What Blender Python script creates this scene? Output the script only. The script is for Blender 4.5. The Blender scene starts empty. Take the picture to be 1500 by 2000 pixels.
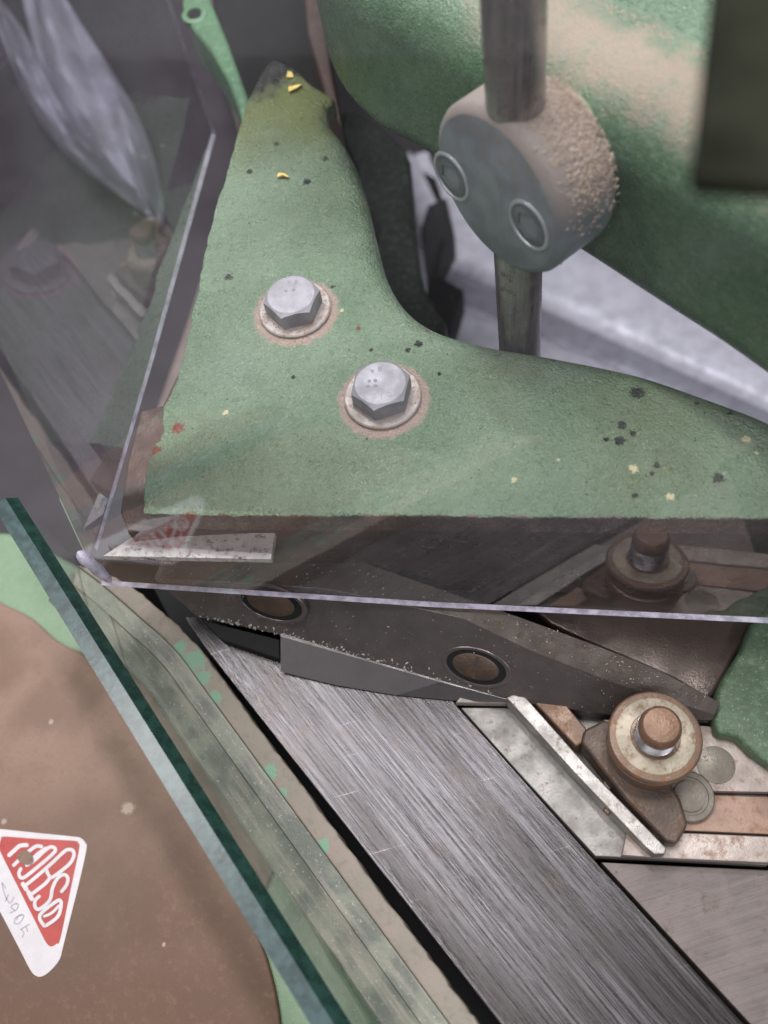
import bpy, bmesh, math, random
from mathutils import Vector, Matrix
from mathutils.geometry import tessellate_polygon
random.seed(7)
S = 0.006                      # one modelling unit is 6 mm
sc = bpy.context.scene
COL = sc.collection

# ---------------------------------------------------------------- camera
RX = (0.99215697, -0.00752985, 0.12477117)
RY = (0.06554408, 0.88128971, -0.46800899)
RZ = (-0.10643551, 0.4725164, 0.87487127)
R = Matrix((RX, RY, RZ))
CAM = Vector((0, 0, 50))
F = 1833.0
cd = bpy.data.cameras.new('camera')
cam = bpy.data.objects.new('camera', cd); COL.objects.link(cam)
cam.matrix_world = Matrix.Translation(CAM * S) @ R.to_4x4()
cd.sensor_fit = 'VERTICAL'; cd.sensor_height = 24; cd.sensor_width = 18
cd.lens = 24 * F / 2000; cd.clip_start = 0.005; cd.clip_end = 50
cd.dof.use_dof = True; cd.dof.focus_distance = 48.5 * S; cd.dof.aperture_fstop = 5.6
sc.camera = cam

# ---------------------------------------------------------------- light
w = bpy.data.worlds.new('World'); sc.world = w; w.use_nodes = True
bg = w.node_tree.nodes['Background']
bg.inputs[0].default_value = (0.84, 0.82, 0.88, 1); bg.inputs[1].default_value = 0.17
def area(name, loc, tgt, sx, sy, power, col):
    l = bpy.data.lights.new(name, 'AREA'); l.shape = 'RECTANGLE'
    l.size = sx * S; l.size_y = sy * S; l.energy = power; l.color = col
    o = bpy.data.objects.new(name, l); COL.objects.link(o); o.location = Vector(loc) * S
    o.rotation_euler = (Vector(tgt) - Vector(loc)).to_track_quat('-Z', 'Y').to_euler()
    return o
area('ceiling_or_fill_lamp', (-55, 60, 150), (-2, 20, 8), 110, 20, 7.8, (1, .98, .97))
area('ceiling_or_fill_lamp', (10, 100, 150), (0, 20, 8), 80, 16, 4.6, (.95, .96, 1))
bt = area('ceiling_or_fill_lamp', (2, 48, 142), (0, 14, 0), 9, 62, 4.2, (1, .98, .97)); bt.rotation_euler = (0, 0, math.atan2(-.68, -.73))  # lamp added and turned along the bed for its bright band
area('ceiling_or_fill_lamp', (-15, -70, 140), (0, 15, 0), 80, 14, 2.7, (1, .98, .96))  # added fill lamp, brightens strip and blade from the front
area('ceiling_or_fill_lamp', (105, -95, 140), (0, 12, 0), 60, 20, 4.0, (.97, .97, 1))  # added lamp, brightens the bed as mirrored in the side sheet
vs = sc.view_settings
vs.view_transform = 'Standard'; vs.look = 'None'; vs.exposure = -0.05; vs.gamma = 1; vs.use_curve_mapping = False

# ---------------------------------------------------------------- helpers
def ray(x, y):
    return (R @ Vector((x - 750, 1000 - y, -F))).normalized()
def G(x, y, z):                 # the point at height z where this spot of the photograph stands
    r = ray(x, y); return CAM + r * ((z - CAM.z) / r.z)
def GY(x, y, Y):
    r = ray(x, y); return CAM + r * (Y / r.y)
def tag(o, label=None, cat=None, group=None, kind=None):
    if label: o['label'] = label
    if cat: o['category'] = cat
    if group: o['group'] = group
    if kind: o['kind'] = kind
    return o
def empty(name, loc, label, cat, group=None):
    o = bpy.data.objects.new(name, None); COL.objects.link(o); o.empty_display_size = .01
    o.location = Vector(loc) * S; o['base'] = 0; del o['base']
    return tag(o, label, cat, group)
def worldloc(o):
    v = Vector((0, 0, 0))
    while o: v = v + o.location; o = o.parent
    return v
class MB:
    def __init__(s): s.v = []; s.f = []; s.m = []
    def add(s, vs, fs, mi=0):
        n = len(s.v); s.v += [Vector(v) for v in vs]; s.f += [tuple(i + n for i in f) for f in fs]; s.m += [mi] * len(fs)
    def build(s, name, mat, parent=None, origin=None, smooth=35, bevel=0, segs=2):
        me = bpy.data.meshes.new(name)
        org = worldloc(parent) if parent else (Vector(origin) * S if origin is not None else sum(s.v, Vector()) / len(s.v) * S)
        me.from_pydata([v * S - org for v in s.v], [], s.f)
        mats = mat if isinstance(mat, (list, tuple)) else [mat]
        for m in mats: me.materials.append(m)
        for p, i in zip(me.polygons, s.m): p.material_index = i
        bm = bmesh.new(); bm.from_mesh(me); bmesh.ops.recalc_face_normals(bm, faces=bm.faces); bm.to_mesh(me); bm.free()
        if smooth: me.shade_smooth(); me.set_sharp_from_angle(angle=math.radians(smooth))
        o = bpy.data.objects.new(name, me); COL.objects.link(o)
        if parent: o.parent = parent
        else: o.location = org
        if bevel:
            b = o.modifiers.new('bevel', 'BEVEL'); b.width = bevel * S; b.segments = segs; b.limit_method = 'ANGLE'; b.angle_limit = math.radians(40)
            b.harden_normals = True
        return o
def smooth_loop(pts, n=6, closed=True):
    out = []; L = len(pts)
    for i in range(L if closed else L - 1):
        a = pts[(i - 1) % L] if closed or i else pts[i]; b = pts[i]; c = pts[(i + 1) % L]
        d = pts[(i + 2) % L] if closed or i + 2 < L else pts[i + 1]
        for k in range(n):
            t = k / n
            out.append(0.5 * ((2 * b) + (c - a) * t + (2 * a - 5 * b + 4 * c - d) * t * t + (3 * b - a - 3 * c + d) * t ** 3))
    if not closed: out.append(pts[-1])
    return out
def area2(p): return sum(p[i].x * p[(i + 1) % len(p)].y - p[(i + 1) % len(p)].x * p[i].y for i in range(len(p)))
def slab(mb, pts, z0, z1, rt=0.1, rb=0.0, segs=6, mi=0, rough=0):
    """prism over a plan outline with rounded top (rt: number or list) and bottom edges"""
    pts = [Vector((p[0], p[1])) for p in pts]; n = len(pts)
    rts = list(rt) if isinstance(rt, (list, tuple)) else [rt] * n
    if area2(pts) < 0: pts.reverse(); rts.reverse()
    nor = []
    for i in range(n):
        a = (pts[i] - pts[i - 1]); b = (pts[(i + 1) % n] - pts[i])
        a = a.normalized() if a.length else b.normalized(); b = b.normalized() if b.length else a
        t = (a + b); t = t.normalized() if t.length > 1e-6 else a
        c = max(.5, abs(t.dot(a))); nor.append(Vector((-t.y, t.x)) / c)
    if rough:
        pts = [p + nor[i] * random.uniform(-rough, rough) for i, p in enumerate(pts)]
    rings = []
    for k in range(segs + 1):
        a = k / segs * math.pi / 2
        rings.append([(pts[i] + nor[i] * (rts[i] * (1 - math.sin(a)))).to_3d() + Vector((0, 0, z1 - rts[i] * (1 - math.cos(a)))) for i in range(n)])
    for k in range(segs + 1 if rb else 1):
        a = k / segs * math.pi / 2
        rings.append([(pts[i] + nor[i] * (rb * (1 - math.cos(a)))).to_3d() + Vector((0, 0, z0 + rb * (1 - math.sin(a)))) for i in range(n)])
    vs = [v for r in rings for v in r]; fs = []
    for k in range(len(rings) - 1):
        for i in range(n):
            j = (i + 1) % n; fs.append((k * n + i, (k + 1) * n + i, (k + 1) * n + j, k * n + j))
    for base in (0, (len(rings) - 1) * n):
        for t in tessellate_polygon([[Vector((v.x, v.y, 0)) for v in vs[base:base + n]]]): fs.append(tuple(i + base for i in t))
    mb.add(vs, fs, mi)
def pxs(l, z): return [G(x, y, z) for x, y in l]
def hexa(mb, top, z0, mi=0):     # prism from explicit 3-D top points straight down to z0
    n = len(top); bot = [Vector((p[0], p[1], z0)) for p in top]
    mb.add(list(top) + bot, [tuple(range(n)), tuple(range(2 * n - 1, n - 1, -1))] + [(i, i + n, (i + 1) % n + n, (i + 1) % n) for i in range(n)], mi)
def thick(mb, q, d, mi=0):       # a polygon given a real thickness along vector d
    n = len(q); b = [Vector(p) + Vector(d) for p in q]
    mb.add([Vector(p) for p in q] + b, [tuple(range(n)), tuple(range(2 * n - 1, n - 1, -1))] + [(i, i + n, (i + 1) % n + n, (i + 1) % n) for i in range(n)], mi)
def frame_of(ax):
    ax = Vector(ax).normalized(); u = ax.orthogonal().normalized(); return ax, u, ax.cross(u)
def lathe(mb, c, ax, prof, n=64, mi=0, knurl=None, u0=None, sq=1):
    """prof: list of (radius, height along ax)"""
    ax, u, v = frame_of(ax); c = Vector(c)
    if u0: u = (Vector(u0) - ax * ax.dot(Vector(u0))).normalized(); v = ax.cross(u)
    vs = []; fs = []
    for k, (r, h) in enumerate(prof):
        for i in range(n):
            a = 2 * math.pi * i / n; rr = knurl(r, h, a) if knurl else r
            vs.append(c + ax * h + (u * math.cos(a) + v * math.sin(a) * sq) * rr)
    for k in range(len(prof) - 1):
        for i in range(n):
            j = (i + 1) % n; fs.append((k * n + i, k * n + j, (k + 1) * n + j, (k + 1) * n + i))
    fs.append(tuple(range(n - 1, -1, -1))); fs.append(tuple(range((len(prof) - 1) * n, len(prof) * n)))
    mb.add(vs, fs, mi)
def grains(mb, spots, n, size, mi=0):
    """spots: function giving a (point, normal)"""
    for _ in range(n):
        g = spots()
        if not g: continue
        p, nn = g; s = size * random.uniform(.35, 1.3) ** 1.5
        nn = Vector(nn).normalized(); u = nn.orthogonal().normalized(); v = nn.cross(u); a = random.uniform(0, 6.28)
        e = u * math.cos(a) + v * math.sin(a); f2 = nn.cross(e); st = random.uniform(.6, 2.0)
        q = [p + e * s * st, p + f2 * s * .7, p - e * s * st * .8, p - f2 * s * .6, p + nn * s * .7, p - nn * s * .3]
        mb.add(q, [(0, 1, 4), (1, 2, 4), (2, 3, 4), (3, 0, 4), (1, 0, 5), (2, 1, 5), (3, 2, 5), (0, 3, 5)], mi)

# ---------------------------------------------------------------- materials (procedural)
class NT:
    def __init__(s, name):
        s.m = bpy.data.materials.new(name); s.m.use_nodes = True; s.t = s.m.node_tree; s.t.nodes.clear()
        s.out = s.t.nodes.new('ShaderNodeOutputMaterial')
        g = s.t.nodes.new('ShaderNodeNewGeometry'); s.geo = g
        k = s.t.nodes.new('ShaderNodeVectorMath'); k.operation = 'SCALE'; k.inputs[3].default_value = 1 / S
        s.t.links.new(g.outputs['Position'], k.inputs[0]); s.pos = k.outputs[0]
    def L(s, a, b):
        if hasattr(a, 'is_output') or isinstance(a, bpy.types.NodeSocket): s.t.links.new(a, b)
        elif isinstance(a, (tuple, list)) and len(a) == 3 and len(b.default_value) == 4: b.default_value = (*a, 1)
        else: b.default_value = a
    def math(s, op, a, b=None, c=None, clamp=False):
        n = s.t.nodes.new('ShaderNodeMath'); n.operation = op; n.use_clamp = clamp; s.L(a, n.inputs[0])
        if b is not None: s.L(b, n.inputs[1])
        if c is not None: s.L(c, n.inputs[2])
        return n.outputs[0]
    def noise(s, scale, detail=4, rough=.55, vec=None, dist=0):
        n = s.t.nodes.new('ShaderNodeTexNoise'); s.L(vec or s.pos, n.inputs['Vector']); n.inputs['Scale'].default_value = scale
        n.inputs['Detail'].default_value = detail; n.inputs['Roughness'].default_value = rough; n.inputs['Distortion'].default_value = dist
        return n.outputs['Fac']
    def voro(s, scale, vec=None, out='Distance', rand=1):
        n = s.t.nodes.new('ShaderNodeTexVoronoi'); s.L(vec or s.pos, n.inputs['Vector']); n.inputs['Scale'].default_value = scale
        n.inputs['Randomness'].default_value = rand
        return n.outputs[out]
    def ramp(s, f, a, b, lo=0, hi=1):
        n = s.t.nodes.new('ShaderNodeMapRange'); n.interpolation_type = 'SMOOTHSTEP'; s.L(f, n.inputs[0])
        n.inputs[1].default_value = a; n.inputs[2].default_value = b; n.inputs[3].default_value = lo; n.inputs[4].default_value = hi
        return n.outputs[0]
    def mix(s, f, a, b):
        n = s.t.nodes.new('ShaderNodeMix'); n.data_type = 'RGBA'; s.L(f, n.inputs[0]); s.L(a, n.inputs[6]); s.L(b, n.inputs[7])
        return n.outputs[2]
    def stretch(s, direction, along, across, vert=None):
        """coordinates stretched along a direction of the plan"""
        d = Vector(direction).normalized(); z = Vector((0, 0, 1)); q = d.cross(z)
        c = s.t.nodes.new('ShaderNodeCombineXYZ')
        for i, (ax, k) in enumerate(((d, along), (q, across), (z, vert if vert is not None else across))):
            n = s.t.nodes.new('ShaderNodeVectorMath'); n.operation = 'DOT_PRODUCT'; s.L(s.pos, n.inputs[0]); n.inputs[1].default_value = ax * k
            s.t.links.new(n.outputs['Value'], c.inputs[i])
        return c.outputs[0]
    def dist(s, p, stretchv=None):
        n = s.t.nodes.new('ShaderNodeVectorMath'); n.operation = 'DISTANCE'; s.L(s.pos, n.inputs[0]); n.inputs[1].default_value = tuple(p)
        return n.outputs['Value']
    def spots(s, pts, edge=.35, wob=.5, nscale=3):
        """1 inside any of the (point, radius) blobs, ragged edge"""
        m = None; nz = s.math('MULTIPLY', s.math('SUBTRACT', s.noise(nscale, 4, .65), .5), wob * 3.4)
        for p, r in pts:
            d = s.math('DIVIDE', s.dist(p), r); m = d if m is None else s.math('MINIMUM', m, d)
        return s.ramp(s.math('ADD', m, nz), 1 - edge, 1 + edge, 1, 0)
    def axis(s, i):
        n = s.t.nodes.new('ShaderNodeSeparateXYZ'); s.L(s.pos, n.inputs[0]); return n.outputs[i]
    def nz(s):
        n = s.t.nodes.new('ShaderNodeSeparateXYZ'); s.L(s.geo.outputs['Normal'], n.inputs[0]); return n.outputs[2]
    def bump(s, h, strength=.3, dist=.1, prev=None):
        n = s.t.nodes.new('ShaderNodeBump'); s.L(h, n.inputs['Height']); n.inputs['Strength'].default_value = strength
        n.inputs['Distance'].default_value = dist * S
        if prev is not None: s.L(prev, n.inputs['Normal'])
        return n.outputs[0]
    def bsdf(s, col, rough, metal=0, normal=None, aniso=0, spec=.5, coat=0, cr=.12):
        n = s.t.nodes.new('ShaderNodeBsdfPrincipled'); s.L(col, n.inputs['Base Color']); s.L(rough, n.inputs['Roughness']); s.L(metal, n.inputs['Metallic'])
        n.inputs['Specular IOR Level'].default_value = spec; n.inputs['Anisotropic'].default_value = aniso; n.inputs['Coat Weight'].default_value = coat; n.inputs['Coat Roughness'].default_value = cr
        if coat and normal is not None: s.L(normal, n.inputs['Coat Normal'])
        if normal is not None: s.L(normal, n.inputs['Normal'])
        s.t.links.new(n.outputs[0], s.out.inputs[0]); s.b = n
        return s.m

DUST = (.40, .33, .27)
def green_paint(name, base=(.118, .235, .125), dark=(.075, .165, .085), dustmask=None, extra=None, rough=.29, bumpk=.42, gscale=1.0, coat=.5):
    t = NT(name)
    n1 = t.noise(.22, 5); n2 = t.noise(2.2, 4); n3 = t.noise(9, 3)
    c = t.mix(t.ramp(n1, .35, .65), base, dark)
    c = t.mix(t.ramp(n2, .45, .75, 0, .30), c, (.20, .33, .21))
    c = t.mix(t.ramp(n3, .58, .70, 0, .5), c, (.30, .38, .27)); c = t.mix(t.ramp(t.noise(7, 3), .42, .30, 0, .5), c, tuple(k * .55 for k in dark))          # dust caught in the hammered paint
    if extra: c = extra(t, c)
    fac = 0
    if dustmask:
        fac = dustmask(t); c = t.mix(fac, c, t.mix(t.noise(14, 3), (.19, .155, .115), (.36, .30, .225)))
    h = t.math('ADD', t.math('MULTIPLY', t.noise(3.2 * gscale, 3, .6), .8), t.math('MULTIPLY', t.noise(6.5 * gscale, 3, .6), .9))
    b = t.bump(h, bumpk * 1.5, .13)
    r = t.math('ADD', t.ramp(n2, .3, .7, rough - .08, rough + .10), t.math('MULTIPLY', fac, .5) if dustmask else 0.0)
    return t.bsdf(c, r, 0, b, spec=.5, coat=coat)

# bolts on the plate (centre, turn of the hexagon)
ZP = 11.5
BOLTS = [(G(577, 606, ZP), -1.83), (G(748, 777, ZP), -1.72)]
def pl(l, r): return [(G(x, y, ZP), r * k) for x, y, k in l]
def plate_extra(t, c):
    zn = t.noise(1.2, 4)
    oil = t.spots([(G(520, 215, ZP), 4.2), (G(590, 170, ZP), 3.6), (G(590, 250, ZP), 2.2)], .6, .5, .8)
    c = t.mix(t.math('MULTIPLY', oil, .85), c, (.105, .125, .018))
    oil2 = t.spots([(G(620, 400, ZP), 3.0), (G(560, 300, ZP), 2.0), (G(640, 330, ZP), 2.2)], .9, .5, .9)
    c = t.mix(t.math('MULTIPLY', oil2, .55), c, (.045, .085, .03))
    c = t.mix(t.spots([(G(500, 150, ZP), 1.9), (G(540, 130, ZP), 1.6)], .5, .6, 1.5), c, (.006, .007, .005))
    sm = t.spots([(G(1270, 810, ZP), 2.6), (G(1300, 900, ZP), 1.6), (G(970, 720, ZP), 1.4), (G(1230, 935, ZP), 1.5)], 1.0, .5, 1.5)
    c = t.mix(t.math('MULTIPLY', sm, .45), c, (.10, .13, .05))
    pale = t.spots([(G(480, 380, ZP), 4.5), (G(500, 700, ZP), 3.0), (G(950, 600, ZP), 3.5)], 1.0, .5, .5)
    c = t.mix(t.math('MULTIPLY', pale, .30), c, (.27, .35, .27))
    c = t.mix(t.spots(pl([(1245, 767, 1.5), (1215, 830, .9), (1210, 862, 1.2), (1236, 846, .7), (1403, 935, 1.1), (1367, 755, 1.1), (1428, 800, .9), (1362, 785, .6), (818, 672, .9), (797, 684, .6),
        (487, 335, .8), (600, 355, 1.0), (635, 310, .8), (447, 541, .9), (650, 560, .5), (725, 683, .5), (573, 737, .5), (1283, 908, .7), (1240, 968, .6), (1272, 925, .5), (858, 730, .45), (1184, 858, .6), (540, 281, .7)], .24), .14, .85, 6), c, (.012, .02, .015))
    c = t.mix(t.spots(pl([(838, 636, 1.2), (824, 621, .9), (912, 652, 1.3), (740, 520, .6), (700, 642, .4), (347, 836, 1.1), (302, 880, 1.0)], .28), .14, .9, 5), c, (.20, .055, .04))
    c = t.mix(t.spots(pl([(1237, 915, 1.0), (1308, 970, .9), (1458, 858, .9), (1003, 937, .7), (440, 806, .8), (1090, 898, .4), (1478, 884, .5), (800, 610, .8), (668, 606, .5), (505, 640, .5)], .2), .14, .9, 6), c, (.62, .58, .34))
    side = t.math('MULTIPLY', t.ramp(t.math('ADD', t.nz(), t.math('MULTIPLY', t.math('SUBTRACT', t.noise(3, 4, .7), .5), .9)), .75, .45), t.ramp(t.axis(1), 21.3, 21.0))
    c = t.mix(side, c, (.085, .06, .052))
    edge = t.math('ADD', t.axis(1), t.math('MULTIPLY', t.noise(1.3, 6, .7), 1.3))
    c = t.mix(t.ramp(edge, 21.05, 20.95, 0, .9), c, t.mix(t.noise(6, 3), (.10, .06, .045), (.21, .17, .14)))
    sc1 = t.ramp(t.noise(1, 3, vec=t.stretch((.8, .6, 0), .25, 12)), .70, .73); sc1 = t.math('MULTIPLY', sc1, t.ramp(t.noise(.7, 2), .5, .6))
    c = t.mix(t.math('MULTIPLY', sc1, .5), c, (.42, .48, .40))
    grime = t.ramp(t.noise(.55, 7, .72), .54, .70); c = t.mix(t.math('MULTIPLY', grime, .35), c, (.08, .11, .055))
    ring = t.spots([(b + Vector((0.05, -.12, 0)), 2.3) for b, a in BOLTS], .06, .09, 2.5)
    c = t.mix(ring, c, t.mix(t.noise(12, 3), (.24, .17, .14), (.50, .40, .34)))
    return c
M = {}
M['plate'] = green_paint('hammered_green_paint', extra=plate_extra, base=(.185, .27, .175), dark=(.14, .218, .135), gscale=1.25, bumpk=.95, coat=.9, rough=.32)
def beam_dust(t):
    def dotp(v):
        n = t.t.nodes.new('ShaderNodeVectorMath'); n.operation = 'DOT_PRODUCT'; t.L(t.pos, n.inputs[0]); n.inputs[1].default_value = v; return n.outputs['Value']
    wob = t.math('MULTIPLY', t.math('SUBTRACT', t.noise(.6, 5, .65), .5), 5)
    up = t.ramp(t.math('ADD', t.nz(), t.math('MULTIPLY', t.math('SUBTRACT', t.noise(.8, 6, .7), .5), .9)), .45, .95)
    bn = t.math('ADD', dotp((.696, .718, 0)), wob); bd = t.math('ADD', dotp((.718, -.696, 0)), wob)
    k = t.math('MULTIPLY', t.ramp(bn, 30.6, 28.6), t.ramp(bd, -29.5, -27.0))
    return t.math('MULTIPLY', t.math('MULTIPLY', up, k), t.ramp(t.noise(1.6, 6, .7), .28, .5, .55, .97))
M['beam'] = green_paint('hammered_green_paint_dusty', base=(.10, .175, .10), dark=(.07, .135, .075), dustmask=beam_dust, gscale=1.4, bumpk=.38, coat=.3)
M['green'] = green_paint('green_paint', base=(.10, .20, .11), dark=(.07, .14, .08), bumpk=.10, coat=0, rough=.45)
M['pale_green'] = green_paint('pale_green_paint', base=(.17, .25, .16), dark=(.14, .21, .13), bumpk=.1, coat=0, rough=.5)
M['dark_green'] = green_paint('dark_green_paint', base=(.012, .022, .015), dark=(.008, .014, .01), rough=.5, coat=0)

def rail_mat():
    t = NT('worn_green_rail_paint')
    n1 = t.noise(.5, 5); n2 = t.noise(2.5, 5)
    c = t.mix(t.ramp(n1, .35, .65), (.21, .19, .155), (.24, .20, .17))
    c = t.mix(t.ramp(n2, .5, .75, 0, .7), c, (.17, .145, .12))
    c = t.mix(t.spots([(G(378, 1290, 1), .6), (G(398, 1325, 1), .5), (G(418, 1362, 1), .36), (G(527, 1510, 1), .42), (G(552, 1548, 1), .26), (G(632, 1650, 1), .3), (G(352, 1265, 1), .4)], .10, .7, 3.5), c, (.16, .27, .19))
    return t.bsdf(c, .62, 0, t.bump(t.noise(5, 5), .35, .12), spec=.3)
M['rail'] = rail_mat()
def rail_face_mat():
    t = NT('stained_green_rail_paint')
    c = t.mix(t.ramp(t.noise(.45, 5), .38, .62), (.175, .185, .145), (.10, .11, .09))
    c = t.mix(t.ramp(t.noise(.8, 4, vec=t.stretch((.68, -.73, 0), .25, 2.5)), .45, .7, 0, .8), c, (.26, .24, .20))
    c = t.mix(t.ramp(t.noise(6, 3), .62, .72, 0, .6), c, (.40, .40, .36))
    return t.bsdf(c, .5, 0, t.bump(t.noise(4, 5), .3, .12))
M['rail_face'] = rail_face_mat()

def steel(name, col, rough=.35, metal=1, rust=0, rustcol=(.16, .09, .055), d=None, grain=.25, aniso=0, scale=1.0):
    t = NT(name); n = t.noise(.7 * scale, 6)
    c = t.mix(t.ramp(n, .3, .7), col, tuple(k * .72 for k in col))
    if d is not None:
        v = t.stretch(d, .10, 5.0 * scale, .2); s1 = t.noise(1, 6, .7, vec=v); s2 = t.noise(4, 3, .7, vec=v)
        c = t.mix(t.ramp(s1, .35, .7, 0, .75), c, tuple(min(1, k * 1.5) for k in col)); c = t.mix(t.ramp(s2, .5, .75, 0, .55), c, tuple(k * .4 for k in col))
        h = t.math('ADD', s1, t.math('MULTIPLY', s2, .6)); r = t.ramp(s1, .3, .7, rough - .08, rough + .12)
    else:
        h = t.noise(7 * scale, 5); r = t.ramp(n, .3, .7, rough - .07, rough + .12)
    m = metal
    if rust:
        k = t.ramp(t.math('ADD', t.noise(1.6 * scale, 6, .65), t.math('MULTIPLY', t.noise(8 * scale, 4), .35)), .82 - rust * .35, .98 - rust * .25)
        c = t.mix(k, c, t.mix(t.noise(5, 3), rustcol, tuple(x * .55 for x in rustcol)))
        m = t.math('MULTIPLY', t.math('SUBTRACT', 1, k), metal); r = t.math('MAXIMUM', r, t.math('MULTIPLY', k, .65))
    return t.bsdf(c, r, m, t.bump(h, grain, .06))
BD = (.68, -.733, 0)
def bed_mat():
    t = NT('ground_steel')
    v = t.stretch(BD, .08, 7.5); v2 = t.stretch(BD, .2, 17.0); v3 = t.stretch(BD, .03, .55)
    s1 = t.noise(1, 5, .75, vec=v); s2 = t.noise(1, 4, .7, vec=v2); s3 = t.noise(1, 3, vec=v3)
    c = t.mix(t.ramp(s1, .33, .67), (.036, .033, .036), (.165, .157, .165))
    c = t.mix(t.ramp(s2, .52, .72, 0, .8), c, (.04, .037, .04)); c = t.mix(t.ramp(s2, .42, .28, 0, .6), c, (.36, .345, .36))
    c = t.mix(t.ramp(s3, .42, .62, 0, .7), c, (.065, .058, .058))
    c = t.mix(t.ramp(t.noise(.5, 6, .65), .52, .70, 0, .5), c, (.09, .072, .064)); c = t.mix(t.ramp(t.voro(1.1), .045, .02, 0, .7), c, (.03, .026, .026))
    sx = t.ramp(t.noise(1, 2, vec=t.stretch((.95, .3, 0), .15, 10)), .72, .75, 0, .6); c = t.mix(sx, c, (.5, .48, .5))
    return t.bsdf(c, t.ramp(s1, .3, .7, .20, .36), .92, t.bump(t.math('ADD', s1, t.math('MULTIPLY', s2, .7)), .5, .05), aniso=.0)
M['bed'] = bed_mat()
M['rod'] = steel('rod_steel', (.36, .33, .345), .30, .85, rust=.38, rustcol=(.12, .08, .06), d=(.3, .95, 0), grain=.15)
M['bolt'] = steel('zinc_steel', (.34, .335, .365), .5, .25, grain=.3, scale=1.4)
M['mark'] = steel('darker_stamp', (.24, .235, .25), .5, .3, grain=.3)  # marks coloured darker than the bolt so they show
M['washer'] = steel('washer_steel', (.42, .39, .37), .5, .3, rust=.6, rustcol=(.36, .27, .22))
M['holder'] = steel('dark_oiled_steel', (.10, .078, .078), .30, .5, rust=.5, rustcol=(.055, .035, .03), grain=.2)
M['ledge'] = steel('rusty_flank', (.13, .095, .085), .55, .3, rust=.6, rustcol=(.10, .065, .055), grain=.8)
M['knife'] = steel('blade_steel', (.17, .148, .145), .30, .6, rust=.35, rustcol=(.075, .052, .042), grain=.12)
M['knife_top'] = steel('blade_back_steel', (.09, .075, .065), .5, .4, rust=.6, rustcol=(.075, .05, .035), grain=.5)
M['bevel'] = steel('ground_bevel', (.22, .205, .21), .42, .6, grain=.1)
M['strip'] = steel('bright_strip', (.66, .63, .62), .5, .15, rust=.42, rustcol=(.10, .085, .08), grain=.3, scale=1.6)
M['brown_metal'] = steel('browned_steel', (.22, .15, .11), .40, .45, rust=.6, rustcol=(.23, .115, .055), grain=.5)
M['cheek'] = steel('browned_cheek', (.105, .078, .066), .33, .4, rust=.25, rustcol=(.10, .06, .045), grain=.2)
M['foot'] = steel('dark_brown_foot', (.11, .08, .065), .42, .4, rust=.5, rustcol=(.12, .065, .035), grain=.5)
M['tip'] = steel('copper_brown_tip', (.21, .125, .08), .42, .35, rust=.5, rustcol=(.27, .13, .08), grain=.5)
M['ringface'] = steel('dusty_ring_face', (.46, .40, .31), .5, .35, rust=.45, rustcol=(.24, .16, .09), grain=.6)
M['thread'] = steel('thread_steel', (.30, .29, .31), .33, .9, rust=.3, grain=.04)
M['grey_plate'] = steel('worn_grey_plate', (.31, .295, .28), .5, .55, rust=.35, rustcol=(.22, .18, .15), grain=.35)
M['bar'] = steel('stop_bar', (.36, .34, .32), .38, .7, rust=.3, rustcol=(.30, .24, .21), grain=.3, scale=1.4)
M['low_plate'] = steel('brown_grey_plate', (.135, .112, .105), .5, .35, rust=.35, rustcol=(.12, .085, .07), d=(.94, .33, 0), grain=.25)
M['scale'] = steel('scale_plate', (.43, .37, .335), .5, .4, rust=.45, rustcol=(.33, .22, .17), grain=.35)
M['scale_rust'] = steel('rusty_scale', (.34, .23, .18), .6, .3, rust=.5, rustcol=(.30, .16, .10), grain=.35)
M['spot'] = steel('scale_plug', (.24, .215, .18), .5, .5, rust=.3)
M['pale'] = steel('pale_far_metal', (.60, .60, .68), .5, .2, grain=.1)
M['pale_dark'] = steel('grey_far_metal', (.24, .24, .29), .5, .3, grain=.1)
def collar_mat():
    t = NT('anodised_collar_dusty')
    c = t.mix(t.ramp(t.noise(.8, 5), .35, .65), (.235, .27, .29), (.175, .20, .22))
    c = t.mix(t.ramp(t.noise(9, 4), .62, .75, 0, .6), c, (.42, .42, .40))
    up = t.ramp(t.math('ADD', t.nz(), t.math('MULTIPLY', t.math('SUBTRACT', t.noise(1.6, 5), .5), .8)), -.05, .45)
    c = t.mix(t.math('MULTIPLY', up, .92), c, t.mix(t.noise(10, 4), (.20, .17, .15), (.31, .265, .235)))
    return t.bsdf(c, t.ramp(up, 0, 1, .42, .8), .1, t.bump(t.noise(14, 4), .35, .06))
M['collar'] = collar_mat()
M['screw'] = steel('black_oxide_screw', (.17, .19, .205), .36, .4, grain=.2)
M['screw_rim'] = steel('screw_rim', (.55, .57, .60), .4, .6, grain=.2)
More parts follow.
